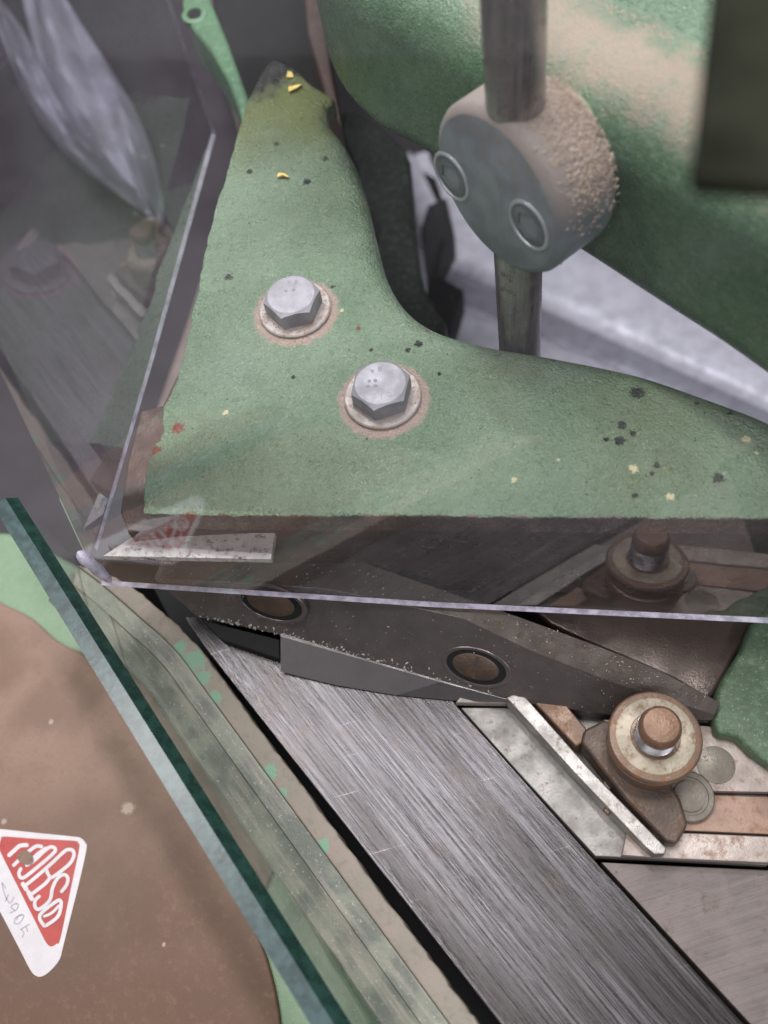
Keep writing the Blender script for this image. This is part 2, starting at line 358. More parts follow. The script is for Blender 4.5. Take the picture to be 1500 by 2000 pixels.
def board_mat():
    t = NT('brown_board')
    x = t.axis(1)
    c = t.mix(t.ramp(t.noise(.25, 5), .35, .65), (.225, .148, .112), (.165, .105, .077))
    c = t.mix(t.ramp(t.math('ADD', x, t.math('MULTIPLY', t.noise(.3, 3), 6)), 17, 2, 0, .9), c, (.10, .052, .032))
    c = t.mix(t.ramp(t.noise(2.4, 5), .5, .8, 0, .5), c, (.20, .118, .075))
    c = t.mix(t.ramp(t.noise(9, 5), .52, .7, 0, .35), c, (.11, .066, .045))
    c = t.mix(t.ramp(t.noise(12, 3), .68, .75, 0, .5), c, (.34, .26, .2))
    c = t.mix(t.spots([(G(250, 1578, -5.6), .35), (G(280, 1340, -5.6), .12), (G(100, 1410, -5.6), .14), (G(8, 1604, -5.6), .16), (G(320, 1845, -5.6), .10)], .3, .6, 6), c, (.33, .26, .22))
    c = t.mix(t.math('MULTIPLY', t.spots([(G(95, 1760, -5.6), 5.6)], .35, .15, 1), .35), c, (.10, .065, .05))
    return t.bsdf(c, .55, 0, t.bump(t.noise(6, 5), .12, .1), spec=.3)
M['board'] = board_mat()
def flat(name, col, rough=.6, metal=0, var=.15, ns=1.0, spec=.4):
    t = NT(name); c = t.mix(t.ramp(t.noise(ns, 5), .3, .7), col, tuple(k * (1 - var) for k in col))
    return t.bsdf(c, rough, metal, t.bump(t.noise(8, 3), .1, .05), spec=spec)
M['white'] = flat('sticker_white', (.54, .51, .53), .4, 0, .12, .8)
M['red'] = flat('sticker_red', (.36, .042, .035), .4, 0, .2)
M['chip'] = flat('sticker_tear', (.20, .13, .10), .7)
M['pen'] = flat('faded_ink', (.27, .27, .31), .6)
M['floor'] = flat('workshop_floor', (.03, .027, .03), .7, 0, .6, .05)
M['bench'] = flat('grey_bench', (.05, .044, .052), .6, 0, .35, .12)
M['lever'] = flat('dark_olive_paint', (.017, .018, .012), .95, 0, .6, .5, spec=.05)
M['black'] = flat('black_recess', (.006, .006, .006), .8)
M['dust'] = flat('wood_dust', (.46, .37, .29), .9, 0, .4, 6)
M['shaving'] = flat('yellow_shaving', (.80, .62, .20), .7, 0, .3, 3)
M['debris'] = flat('metal_grit', (.52, .47, .44), .6, 0, .4, 6)
M['reflected'] = flat('grey_reflection', (.40, .40, .48), .8, 0, .5, .12)
M['tan'] = flat('tan_panel', (.27, .225, .21), .7, 0, .3, .2)

def clear_mat(name, tint, refl=1.0, haze=.04, ior=1.5, hazecol=(.8, .8, .85), blur=.034):
    t = NT(name); nd = t.t.nodes; lk = t.t.links
    tr = nd.new('ShaderNodeBsdfTransparent'); tr.inputs[0].default_value = (*tint, 1)
    df = nd.new('ShaderNodeBsdfDiffuse'); df.inputs[0].default_value = (*hazecol, 1)
    gl = nd.new('ShaderNodeBsdfGlossy'); gl.inputs['Roughness'].default_value = blur; gl.inputs[0].default_value = (1, .99, 1, 1)
    fr = nd.new('ShaderNodeFresnel'); fr.inputs['IOR'].default_value = ior
    front = t.math('SUBTRACT', 1, t.geo.outputs['Backfacing'])
    lk.new(t.bump(t.noise(.35, 2), .10, .05), gl.inputs['Normal'])
    sp = t.ramp(t.voro(7), .045, .02, 0, .5); spm = t.ramp(t.noise(.8, 3), .5, .65)
    hz = t.math('ADD', t.ramp(t.noise(.22, 4), .40, .75, haze * .2, haze * 1.6), t.math('MULTIPLY', t.math('MULTIPLY', sp, spm), front))
    scr = t.ramp(t.noise(1, 2, vec=t.stretch((.9, .4, 0), .12, 9)), .69, .74, 0, .13)
    hz = t.math('ADD', hz, scr)
    m1 = nd.new('ShaderNodeMixShader'); lk.new(hz, m1.inputs[0]); lk.new(tr.outputs[0], m1.inputs[1]); lk.new(df.outputs[0], m1.inputs[2])
    f = t.math('MULTIPLY', t.math('MULTIPLY', fr.outputs[0], front), refl, clamp=True)
    m2 = nd.new('ShaderNodeMixShader'); lk.new(f, m2.inputs[0]); lk.new(m1.outputs[0], m2.inputs[1]); lk.new(gl.outputs[0], m2.inputs[2])
    lk.new(m2.outputs[0], t.out.inputs[0])
    return t.m
M['acrylic'] = clear_mat('clear_acrylic', (.985, .98, .99), 1.75, .02, ior=1.72)
M['acrylic_side'] = clear_mat('clear_acrylic_side', (.97, .96, .985), 5.4, .06, ior=1.72, blur=.02)
M['glass'] = clear_mat('green_tinted_glass', (.95, .98, .965), .7, .03, hazecol=(.6, .68, .62))
def edge_mat(name, col, rough=.25, transm=.25):
    t = NT(name); c = t.mix(t.ramp(t.noise(1.4, 6, .7), .38, .62), col, tuple(k * .55 for k in col))
    m = t.bsdf(c, rough, 0, t.bump(t.noise(3, 4), .15, .05), spec=.5); t.b.inputs['Transmission Weight'].default_value = transm
    return m
M['acrylic_edge'] = edge_mat('polished_acrylic_edge', (.58, .55, .68), .2, .1)
M['glass_edge'] = edge_mat('teal_glass_edge', (.045, .08, .082), .3, .05)
M['glass_deep'] = edge_mat('deep_green_glass_edge', (.018, .05, .04), .2, .1)

# ---------------------------------------------------------------- the setting: floor and what stands far below
fl = MB(); slab(fl, [(-400, -300), (400, -300), (400, 500), (-400, 500)], -62, -60, .5); tag(fl.build('floor', M['floor']), kind='structure')

# machine frame: the big beam with the dusty top and the column beneath it
frame = empty('frame_casting', G(1200, 400, 14), 'big rounded green cast iron beam with pale wood dust on its top, behind the rod', 'frame casting')
ZB, ZT = 14.5, 24.6
foot = [(603, -120), (612, -40), (622, 20), (636, 90), (655, 160), (690, 215), (745, 262), (800, 292), (850, 322), (960, 395), (1130, 503), (1280, 602), (1400, 680), (1520, 765), (1700, 880), (2000, 1080)]
fp = pxs(foot, ZB + .8)
fp = smooth_loop([p for p in fp], 5, closed=False)
BDIR = Vector((.718, -.696, 0)); BN = Vector((.696, .718, 0))
back = [fp[-1] + BN * 17, fp[-1] + BN * 17 - BDIR * 22, fp[40] + BN * 18, fp[0] + BN * 14 + Vector((-2, 12, 0)), fp[0] + Vector((-2, 14, 0))]
mb = MB(); slab(mb, fp + back, ZB, ZT, 3.2, 2.2, 12); mb.build('cast_beam', M['beam'], frame, smooth=50)
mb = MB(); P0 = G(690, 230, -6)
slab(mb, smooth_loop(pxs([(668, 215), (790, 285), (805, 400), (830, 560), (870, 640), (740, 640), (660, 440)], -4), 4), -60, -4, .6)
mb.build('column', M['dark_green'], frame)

# collar clamped on the rod
PR = GY(1003, 0, 32.0); PB = GY(1015, 655, 32.0); RD = (PB - PR) / (PB.z - PR.z)
def rodpt(z): return PR + RD * (z - PR.z)
cn = Vector((-.7351, -.6777, -.0168)).normalized(); CP = rodpt(20.714); CF = CP + cn * 1.29; CR = 4.03; CL = 3.3
rod = MB(); top = rodpt(46); bot = rodpt(-8)
lathe(rod, bot, (top - bot), [(1.06, 0), (1.10, 14), (1.12, 18.0), (1.20, 36), (1.24, 54)], 48)
tag(rod.build('guide_rod', M['rod'], origin=bot, smooth=40), 'round brownish steel rod passing upright through the grey collar', 'rod')
collar = empty('shaft_collar', CP, 'grey round collar clamped on the upright steel rod, dusted with sawdust', 'collar')
sc_px = [(882, 345), (1033, 440)]
SC = []
for q in sc_px:
    r = ray(*q); SC.append(CAM + r * ((CF - CAM).dot(cn) / r.dot(cn)))
ax, cu, cv = frame_of(cn)
mb = MB()
lathe(mb, CF - cn * CL, cn, [(CR - .4, 0), (CR - .12, .1), (CR, .4), (CR, CL - .42), (CR - .10, CL - .22), (CR - .38, CL - .02), (CR - .44, CL)], 96)
body = mb.build('collar_body', M['collar'], collar, smooth=30)
for p in SC:       # screws, head set in a raised ring
    mb = MB(); lathe(mb, p, cn, [(1.22, -.2), (1.22, .02), (1.17, .08), (1.06, .08), (1.0, .0), (.98, -.15)], 40); rim = mb.build('screw_rim', M['screw_rim'], collar)
    mb = MB(); hexr = lambda r, h, a: r if r > .6 else r / max(math.cos((a % (math.pi / 3)) - math.pi / 6), .5)
    lathe(mb, p, cn, [(.98, -.2), (.98, .02), (.90, .07), (.58, .07), (.52, -.3), (.05, -.35)], 48, knurl=hexr)
    scr = mb.build('socket_screw', M['screw'], collar)
    mb = MB(); lathe(mb, p - cn * .22, cn, [(.48, -.1), (.48, .12)], 6); mb.build('hex_socket', M['screw_rim'], scr, smooth=0)

mb = MB(); lathe(mb, CF - cn * (CL + 4), cn, [(2.6, 0), (2.6, 4.05)], 48); mb.build('pedestal', M['beam'], frame)
# ---------------------------------------------------------------- knife head: green plate and all that moves with it
head = empty('knife_head', G(740, 900, 5), 'green hammered cast plate with two hex bolts above the blade', 'knife head')
inner = [(1560, 835), (1500, 800), (1400, 762), (1250, 712), (1080, 677), (950, 655), (850, 625), (790, 580), (752, 515), (728, 425), (703, 325), (672, 262), (640, 222)]
topb = [(636, 205), (652, 186), (610, 160), (575, 128), (530, 112), (500, 150)]
left = [(480, 205), (460, 280), (438, 350), (415, 430), (396, 510), (385, 570), (368, 645), (350, 720), (335, 770), (318, 800), (316, 850), (300, 872), (290, 900), (284, 950), (280, 1003)]
front = [(380, 1006), (480, 1007), (600, 1008), (720, 1007), (850, 1008), (1000, 1010), (1150, 1011), (1300, 1012), (1420, 1013), (1560, 1014)]
P = smooth_loop(pxs(inner, ZP), 5, closed=False); r1 = [1.5] * len(P)
Q = smooth_loop(pxs(topb, ZP), 4, closed=False); r2 = [.55] * len(Q)
Lf = smooth_loop(pxs(left, ZP), 5, closed=False); Fr = smooth_loop(pxs(front, ZP), 8, closed=False)
rt = r1 + r2 + [.10] * len(Lf) + [.16] * len(Fr)
jag = [v + Vector((random.uniform(-.07, .07), random.uniform(-.035, .035), 0)) for v in Lf + Fr]
mb = MB(); slab(mb, P + Q + jag, ZP - 1.5, ZP, rt, 0, 8)
mb.build('cast_plate', M['plate'], head, smooth=50)
# rusty flank and underside block
mb = MB()
fl_ = [(275, 803), (318, 792), (400, 620), (500, 330), (560, 330), (620, 620), (900, 800), (1600, 920), (1600, 1019), (545, 1019), (330, 1030), (300, 1034), (250, 1040), (235, 1000), (250, 900)]
slab(mb, pxs(fl_, ZP - 1.55), ZP - 2.6, ZP - 1.52, .12, rough=0)
mb.build('rusty_flange', M['ledge'], head)
mb = MB()
xl, xr = -15.5, 14.5
yb = G(800, 1030, 9.0).y
hexa(mb, [Vector((xl, yb, 8.88)), Vector((xr + 4, yb, 8.88)), Vector((xr + 4, yb + 3, 8.88)), Vector((xl, yb + 4, 8.88))], 1.2)
mb.build('steel_block', M['holder'], head, bevel=.1)
mb = MB(); zs_ = 8.2
st = [(200, 1086), (262, 1046), (300, 1036), (538, 1036), (529, 1092)]
hexa(mb, pxs(st, zs_), zs_ - .45); mb.build('bright_strip', M['strip'], head, bevel=.04)
# green rib going up to the left, with its oval hole
mb = MB(); zr = 10.5
rib = [(352, -60), (392, -60), (412, 0), (445, 80), (487, 195), (474, 250), (462, 205), (440, 150), (412, 100), (395, 78), (372, 50), (355, 10)]
slab(mb, pxs(rib, zr), zr - 3, zr, .35, 0, 5); mb.build('side_rib', M['green'], head)
mb = MB(); lathe(mb, G(380, 28, zr + .03), (0, -.1, 1), [(.9, -.3), (.9, .04), (.8, .08), (.55, .08), (.46, -.2), (.45, -.25)], 32); mb.build('bored_boss', M['green'], head)
mb = MB(); lathe(mb, G(380, 28, zr + .03), (0, -.1, 1), [(.45, -.2), (.45, .04)], 24); mb.build('bore', M['black'], head)
# hex bolts with washers
def hexrad(a, ap): return ap / math.cos((a % (math.pi / 3)) - math.pi / 6)
def text_mesh(mb, s, size, fn, mi=0, th=.02):
    c = bpy.data.curves.new('t', 'FONT'); c.body = s; c.size = size; c.align_x = 'CENTER'; c.align_y = 'CENTER'; c.resolution_u = 3
    o = bpy.data.objects.new('t', c); COL.objects.link(o)
    dg = bpy.context.evaluated_depsgraph_get(); me = bpy.data.meshes.new_from_object(o.evaluated_get(dg))
    mb.add([fn(v.co.x, v.co.y) for v in me.vertices], [tuple(p.vertices) for p in me.polygons], mi)
    bpy.data.objects.remove(o); bpy.data.curves.remove(c); bpy.data.meshes.remove(me)
for bi, (bc, rot) in enumerate(BOLTS):
    bc = Vector((bc.x, bc.y, ZP))
    mb = MB(); lathe(mb, bc, (0, 0, 1), [(1.95, -.05), (1.95, .16), (1.88, .22), (.95, .22), (.9, .1)], 64); ws = mb.build('washer', M['washer'], head)
    mb = MB(); ap = 1.33; H = 1.05; n = 96; vs = []; fs = []
    prof = [('hex', .2), ('hexc', 0), ('ring', 0)]
    for kind in range(3):
        for i in range(n):
            a = 2 * math.pi * i / n; rh = hexrad(a, ap); d = a + rot
            if kind == 0: r, z = rh, .22
            elif kind == 1: r, z = rh, .22 + H - (rh - ap) * .62 - .06
            else: r, z = ap * .94, .22 + H
            vs.append(bc + Vector((math.cos(d) * r, math.sin(d) * r, z)))
    for k in range(2):
        for i in range(n): j = (i + 1) % n; fs.append((k * n + i, k * n + j, (k + 1) * n + j, (k + 1) * n + i))
    fs.append(tuple(range(2 * n, 3 * n))); fs.append(tuple(range(n - 1, -1, -1)))
    mb.add(vs, fs); bolt = mb.build('hex_bolt', M['bolt'], head, smooth=25)
    zt = bc.z + .22 + H
    def on_top(cx, cy, ang):
        def fn(x, y):
            return bc + Vector((cx + x * math.cos(ang) - y * math.sin(ang), cy + x * math.sin(ang) + y * math.cos(ang), zt - bc.z + .012))
        return fn
    mk = MB()
    if bi == 1:
        for ch, a in (('0', -1.85), ('1', -1.42), ('0', -.95)): text_mesh(mk, ch, .46, on_top(math.cos(a) * .86, math.sin(a) * .86, a + math.pi / 2))
        for ch, a in (('4', 2.1), ('B', 1.65)): text_mesh(mk, ch, .42, on_top(math.cos(a) * .86, math.sin(a) * .86, a + math.pi / 2))
        for dx, dy in ((-.55, .12), (-.25, .15), (-.6, -.18), (-.22, -.16)): lathe(mk, bc + Vector((dx, dy, zt - bc.z - .01)), (0, 0, 1), [(.10, 0), (.07, .035)], 12)
    else:
        for ch, a in (('8', 1.35), ('4', 1.8)): text_mesh(mk, ch, .38, on_top(math.cos(a) * .88, math.sin(a) * .88, a + math.pi / 2))
        for dx, dy in ((-.3, .25), (.1, .3)): lathe(mk, bc + Vector((dx, dy, zt - bc.z - .01)), (0, 0, 1), [(.10, 0), (.07, .03)], 12)
    mk.build('stamped_marks', M['mark'], bolt)

# ---------------------------------------------------------------- blade under the guard
blade = empty('blade', G(800, 1250, 1), 'dark oiled steel blade with two countersunk holes above the ribbed bed', 'blade')
D = [G(385, 1205, 1.6), G(560, 1243, 1.5), G(700, 1284, 1.4), G(860, 1330, 1.3), G(1010, 1372, 1.2), G(1200, 1398, 1.1), G(1392, 1408, 1.0)]
A_ = [G(300, 1130, 4.6), G(500, 1140, 4.6), G(640, 1150, 4.6), G(900, 1206, 4.5), G(1040, 1272, 3.8), G(1200, 1334, 2.9), G(1396, 1396, 1.7)]
B_ = [G(330, 1060, 4.7), G(540, 1045, 4.7), G(700, 1095, 4.7), G(1010, 1203, 4.5), G(1175, 1264, 4.0), G(1290, 1310, 3.0), G(1408, 1372, 1.9)]
mb = MB(); n = len(D)
low = [Vector((p.x, p.y + 1.0, p.z - .2)) for p in D]
vs = D + A_ + B_ + [Vector((b.x, b.y + .1, .3)) for b in B_] + low
fs = []; 
for k in range(4):
    for i in range(n - 1): fs.append((k * n + i, k * n + i + 1, (k + 1) * n + i + 1, (k + 1) * n + i))
for i in range(n - 1): fs.append((4 * n + i, 4 * n + i + 1, i + 1, i))
fs += [tuple(k * n for k in range(5)), tuple(k * n + n - 1 for k in range(4, -1, -1))]
mb.add(vs, fs); mb.m = [0] * (n - 1) + [1] * (n - 1) + [0] * (len(mb.f) - 2 * (n - 1))
mb.build('blade_body', [M['knife'], M['knife_top']], blade, smooth=20, bevel=.05)
# ground bevel along the lower edge
E1 = [G(548, 1243, 1.62), G(700, 1286, 1.42), G(860, 1332, 1.32), G(1012, 1372, 1.22)]
E2 = [G(540, 1318, .25), G(640, 1336, .18), G(770, 1358, .12), G(905, 1371, .1)]
E2 = [G(548, 1312, .3), G(655, 1338, .22), G(775, 1358, .14), G(905, 1370, .1)]
mb = MB(); vs = E1 + E2 + [p + Vector((.1, .9, .0)) for p in E2] + [p + Vector((.1, .7, 0)) for p in E1]; m_ = 4; fs = []
for k in range(4):
    for i in range(3): a, b = k * 4, ((k + 1) % 4) * 4; fs.append((a + i, a + i + 1, b + i + 1, b + i))
fs += [(0, 4, 8, 12), (15, 11, 7, 3)]
mb.add(vs, fs); mb.build('ground_bevel', M['bevel'], blade, smooth=20)
# countersunk holes with their screws: dark cone, pale lip, brown screw end
def face_at(x, y, i=3):
    a, b, c2 = D[i - 1], D[i + 1], A_[i]; nn = (b - a).cross(c2 - a).normalized()
    if nn.z < 0: nn = -nn
    r = ray(x, y); return CAM + r * ((a - CAM).dot(nn) / r.dot(nn)), nn
for (x, y, i, rr) in ((930, 1303, 3, 1.9), (530, 1178, 1, 2.1)):
    p, nn = face_at(x, y, i)
    mb = MB(); lathe(mb, p, nn, [(rr, -.25), (rr, .02), (rr * .97, .06), (rr * .86, .05), (rr * .78, -.12), (rr * .7, -.2)], 48, u0=(.95, -.25, 0), sq=.62); mb.build('countersink', M['knife'], blade)
    mb = MB(); lathe(mb, p, nn, [(rr * .86, -.2), (rr * .84, .03)], 40, u0=(.95, -.25, 0), sq=.62); hol = mb.build('hole', M['black'], blade)
    mb = MB(); lathe(mb, p + Vector((-.02, .04, 0)), nn, [(rr * .66, -.2), (rr * .66, .07), (rr * .6, .12), (.1, .12)], 36, u0=(.95, -.25, 0), sq=.62); mb.build('screw_end', M['foot'], blade)
# black block standing in for the shadow under the blade, left
mb = MB(); hexa(mb, [G(395, 1212, 1.3), G(545, 1250, 1.3), G(545, 1286, 1.0), G(432, 1248, 1.0)], .25); mb.build('underside_shadow', M['black'], blade)

# ---------------------------------------------------------------- bed, plates and stop on the right
mb = MB(); bedpx = [(400, 1262), (330, 1150), (700, 1050), (860, 1330), (892, 1378), (1455, 2010), (1800, 2400), (1330, 2430), (985, 2010)]
slab(mb, pxs([(398, 1262), (360, 1205), (760, 1210), (895, 1382), (1010, 1510), (1150, 1668), (1462, 2010), (1640, 2210), (1160, 2230), (985, 2010), (760, 1722), (560, 1468)], 0), -2.2, 0, .05)
tag(mb.build('ground_steel_bed', M['bed']), 'wide ground steel bed with fine streaks running to the lower right', 'machine bed')
mb = MB(); slab(mb, pxs([(900, 1382), (1000, 1382), (1500, 1386), (1500, 1690), (1300, 1678), (1163, 1672), (1020, 1517)], -.05), -1.5, -.05, .06)
tag(mb.build('support_plate', M['grey_plate']), 'worn grey plate with slanted edge between streaked bed and stop bar', 'plate')
mb = MB(); slab(mb, pxs([(890, 1372), (905, 1352), (985, 1352), (1000, 1374)], .35), -.2, .35, .08)
tag(mb.build('spacer_pad', M['washer']), 'small bright metal pad beside the blade at the top of the bed', 'metal pad')
mb = MB(); slab(mb, pxs([(1174, 1684), (1340, 1692), (1560, 1702), (1560, 2300), (1700, 2300), (1475, 2010)], -.35), -2.0, -.35, .05)
tag(mb.build('side_table', M['low_plate']), 'brown grey steel table right of the streaked bed, bottom right corner', 'table plate')
base = MB(); slab(base, pxs([(300, 1150), (1650, 1100), (1800, 2500), (1000, 2500)], -3), -30, -3, .1)
tag(base.build('black_underbody', M['black']), 'black underbody slab showing in the gaps round the streaked bed', 'sump casting')  # plain black slab below the bed

scale = empty('scale_rail', G(1440, 1580, 0), 'worn pale scale rail with rusty middle band at the right edge', 'scale rail')
mb = MB(); slab(mb, pxs([(1130, 1420), (1425, 1424), (1620, 1570), (1620, 1549), (1130, 1540)], .5), -.04, .5, .06)
mb = MB(); slab(mb, pxs([(1180, 1405), (1385, 1418), (1430, 1432), (1515, 1500), (1620, 1580), (1620, 1552), (1500, 1547), (1180, 1541)], .5), -.04, .5, .05); mb.build('upper_plate', M['scale'], scale)
mb = MB(); slab(mb, pxs([(1270, 1552), (1380, 1553), (1620, 1560), (1620, 1634), (1340, 1622), (1250, 1617)], .42), -.04, .42, .04); mb.build('rusty_band', M['scale_rust'], scale)
mb = MB(); slab(mb, pxs([(1225, 1622), (1345, 1627), (1620, 1639), (1620, 1690), (1295, 1676), (1215, 1670)], .5), -.04, .5, .06); mb.build('front_lip', M['scale'], scale)
mb = MB(); lathe(mb, G(1398, 1494, .5), (0, 0, 1), [(.95, -.1), (.95, .03), (.9, .05)], 40); mb.build('plug', M['spot'], scale)

stop = empty('length_stop', G(1290, 1560, 0), 'brown length stop with round nut and flat silver bar on the scale rail', 'length stop')
mb = MB(); hexa(mb, [G(988, 1362, 1.5), G(1012, 1352, 1.5), G(1024, 1358, 1.5), G(1150, 1500, 1.5), G(1302, 1656, 1.5), G(1300, 1668, 1.5), G(1278, 1668, 1.5), G(1262, 1656, 1.5), G(1120, 1508, 1.5)], .05)
mb.build('flat_bar', M['bar'], stop, bevel=.08)
mb = MB(); lathe(mb, G(1188, 1582, .9), tuple(Vector((-.7, -.68, .1))), [(.22, -.5), (.22, .12), (.18, .2)], 20); mb.build('pin', M['brown_metal'], stop)
mb = MB(); hexa(mb, [G(1040, 1368, 1.3), G(1060, 1360, 1.3), G(1095, 1362, 1.3), G(1160, 1440, 1.3), G(1125, 1458, 1.3)], .1); mb.build('clamp_jaw', M['brown_metal'], stop, bevel=.12)
mb = MB(); hexa(mb, [G(1140, 1425, 1.9), G(1180, 1405, 1.9), G(1240, 1420, 1.9), G(1330, 1560, 1.7), G(1345, 1610, 1.6), G(1322, 1650, 1.4), G(1300, 1645, 1.4), G(1225, 1565, 1.7), G(1135, 1450, 1.9)], .1)
mb.build('stop_foot', M['foot'], stop, bevel=.22, segs=3)
ZK = 3.9; KC = G(1280, 1437, ZK); K0 = Vector((KC.x, KC.y, 0))
def kn(r, h, a): return r + (.035 * (1 if int(a / (2 * math.pi) * 110) % 2 else -1) if 1.9 < h < 3.55 and r > 2.3 else 0)
_n0 = len(bpy.data.objects); _lathe = lathe
def lathe(mb, c, ax, prof, *a, **k):
    if c is K0: prof = [(r * .88, h) for r, h in prof]
    return _lathe(mb, c, ax, prof, *a, **k)
mb = MB(); lathe(mb, K0, (0, 0, 1), [(1.9, -.5), (1.95, 1.0), (2.25, 1.35), (2.3, 1.8), (2.42, 1.95), (2.42, 2.6), (2.42, 2.75), (2.28, 2.85), (2.28, 3.0), (2.42, 3.1), (2.42, 3.5), (2.52, 3.58), (2.55, 3.72), (2.45, 3.85), (2.25, 3.9), (1.3, 3.9)], 220, knurl=kn)
nut = mb.build('knurled_nut', M['brown_metal'], stop)
mb = MB(); lathe(mb, K0, (0, 0, 1), [(2.12, 3.8), (2.12, 3.93), (2.02, 3.96), (1.35, 3.94), (1.25, 3.85)], 64); mb.build('nut_face', M['ringface'], nut)
mb = MB(); prof = [(1.1, 3.0)]
z = 3.3
while z < 5.05: prof += [(1.16, z), (1.02, z + .07), (1.16, z + .14)]; z += .145
lathe(mb, K0, (0, 0, 1), prof, 48); mb.build('threaded_stud', M['thread'], stop)
mb = MB(); lathe(mb, K0, (0, 0, 1), [(1.0, 4.95), (1.14, 5.1), (1.14, 5.4), (1.08, 5.66), (.92, 5.80), (.5, 5.86), (.3, 5.87), (.1, 5.87)], 48); mb.build('stud_tip', M['tip'], stop)
mb = MB(); lathe(mb, G(1345, 1556, .6), (.05, -.05, 1), [(1.25, -.1), (1.25, .12), (1.18, .18), (.95, .18), (.93, .12), (.78, .12), (.76, .2), (.5, .2)], 48); mb.build('washer', M['spot'], stop)

# green casting at the right edge
mb = MB(); slab(mb, smooth_loop(pxs([(1398, 1425), (1402, 1345), (1445, 1270), (1490, 1195), (1700, 1150), (1700, 1580), (1500, 1490), (1440, 1440)], 1.5), 3), -2, 1.5, .35, 0, 6)
M['end_green'] = green_paint('dull_green_paint', base=(.07, .115, .065), dark=(.045, .08, .045), bumpk=.1, coat=0, rough=.5)
tag(mb.build('end_casting', M['end_green']), 'green casting at the right edge beyond the end of the blade', 'casting')
# brown steel cheek below the guard on the right
mb = MB(); hexa(mb, pxs([(1090, 1195), (1496, 1200), (1400, 1352), (1280, 1330), (1180, 1285)], .8), -1.5)
mb2 = MB(); slab(mb2, smooth_loop(pxs([(1040, 1190), (1300, 1120), (1500, 1180), (1440, 1275), (1380, 1370), (1320, 1330)], .6), 4), -1.5, .6, .25)
tag(mb2.build('cheek_plate', M['cheek']), 'browned steel plate between the blade and the green right casting', 'steel plate')

# ---------------------------------------------------------------- rail, board, sticker, glass on the left
rail = empty('cast_rail', G(620, 1650, 0), 'long slanting cast rail with worn green paint left of the streaked bed', 'cast rail')
e_r = [(186, 1112), (225, 1128), (268, 1154), (310, 1188), (350, 1224), (392, 1268)] + [(392 + 617 * k / 16, 1268 + 832 * k / 16) for k in range(1, 17)]
seam = [(150, 1104), (190, 1134), (235, 1172), (280, 1212), (315, 1242), (352, 1281)] + [(352 + 577 * k / 16, 1281 + 789 * k / 16) for k in range(1, 17)]
er = smooth_loop(pxs(e_r, 1.0), 5, closed=False); se = smooth_loop(pxs(seam, 1.0), 5, closed=False)
er = [p + Vector((random.uniform(-.05, .05), random.uniform(-.05, .05), 0)) for p in er]
mb = MB(); slab(mb, [Vector(p) for p in er] + [Vector(p) for p in reversed(se)], -6, 1.0, .12, 0, 4); mb.build('rail_top', M['rail'], rail)
low = [p + Vector((-.02, -.02, 0)) for p in se]; off = Vector((-.70, -.70, 0))
mb = MB(); vs = []; fs = []; n = len(se)
prof = [(0.0, .80), (1.0, .70), (1.06, .50), (2.5, .0), (2.62, -.15), (2.7, -5.9), (0.0, -5.9)]
for d, z in prof: vs += [Vector((p.x + off.x * d, p.y + off.y * d, z)) for p in low]
for k in range(len(prof)):
    for i in range(n - 1): a, b = k * n, ((k + 1) % len(prof)) * n; fs.append((a + i, a + i + 1, b + i + 1, b + i))
fs += [tuple(k * n for k in range(len(prof))), tuple(k * n + n - 1 for k in reversed(range(len(prof))))]
mb.add(vs, fs); mb.build('rail_flank', M['rail_face'], rail, smooth=20)

ZB2 = -5.6
mb = MB(); slab(mb, pxs([(-300, 1020), (30, 1040), (200, 1130), (700, 1560), (900, 2300), (-300, 2400)], -6.0), -9, -6.0, .4)
tag(mb.build('outfeed_casting', M['pale_green']), 'green casting under the brown board, showing along its rim at lower left', 'casting')
mb = MB(); bd = pxs([(-250, 1090), (-60, 1140), (0, 1176), (60, 1206), (130, 1262), (300, 1330), (470, 1440), (570, 1580), (520, 1730), (497, 1800), (520, 1870), (540, 1950), (552, 2060), (560, 2300), (-250, 2300)], ZB2)
slab(mb, smooth_loop(bd, 4), -5.98, ZB2, .15)
tag(mb.build('brown_board', M['board']), 'rust brown smooth board carrying the red triangle sticker, lower left', 'board')

def Z(x, y, dz=0): return G(x * .18, 1580 + y * .18, ZB2 + dz)
sticker = empty('triangle_sticker', Z(450, 900), 'worn red and white triangular sticker with white lettering on the brown board', 'sticker')
def flatpoly(name, pts, z0, z1, mat, par, rt=.003):
    mb = MB(); slab(mb, pts, z0, z1, rt, 0, 1); return mb.build(name, mat, par, smooth=0)
outer = smooth_loop([Z(*p) for p in [(-330, 215), (-150, 212), (0, 218), (400, 260), (800, 300), (880, 318), (930, 370), (940, 440), (860, 800), (760, 1200), (690, 1480), (650, 1630), (560, 1745), (470, 1812), (400, 1815), (330, 1745), (210, 1510), (0, 1110), (-250, 640), (-360, 420), (-380, 270)]], 3)
flatpoly('white_backing', outer, ZB2 + .004, ZB2 + .03, M['white'], sticker)
redp = smooth_loop([Z(*p) for p in [(15, 330), (55, 300), (400, 325), (800, 345), (850, 372), (862, 430), (780, 820), (660, 1400), (620, 1460), (560, 1492), (510, 1460), (440, 1330), (200, 850), (0, 450), (0, 380)]], 3)
red = flatpoly('red_field', redp, ZB2 + .03, ZB2 + .042, M['red'], sticker)
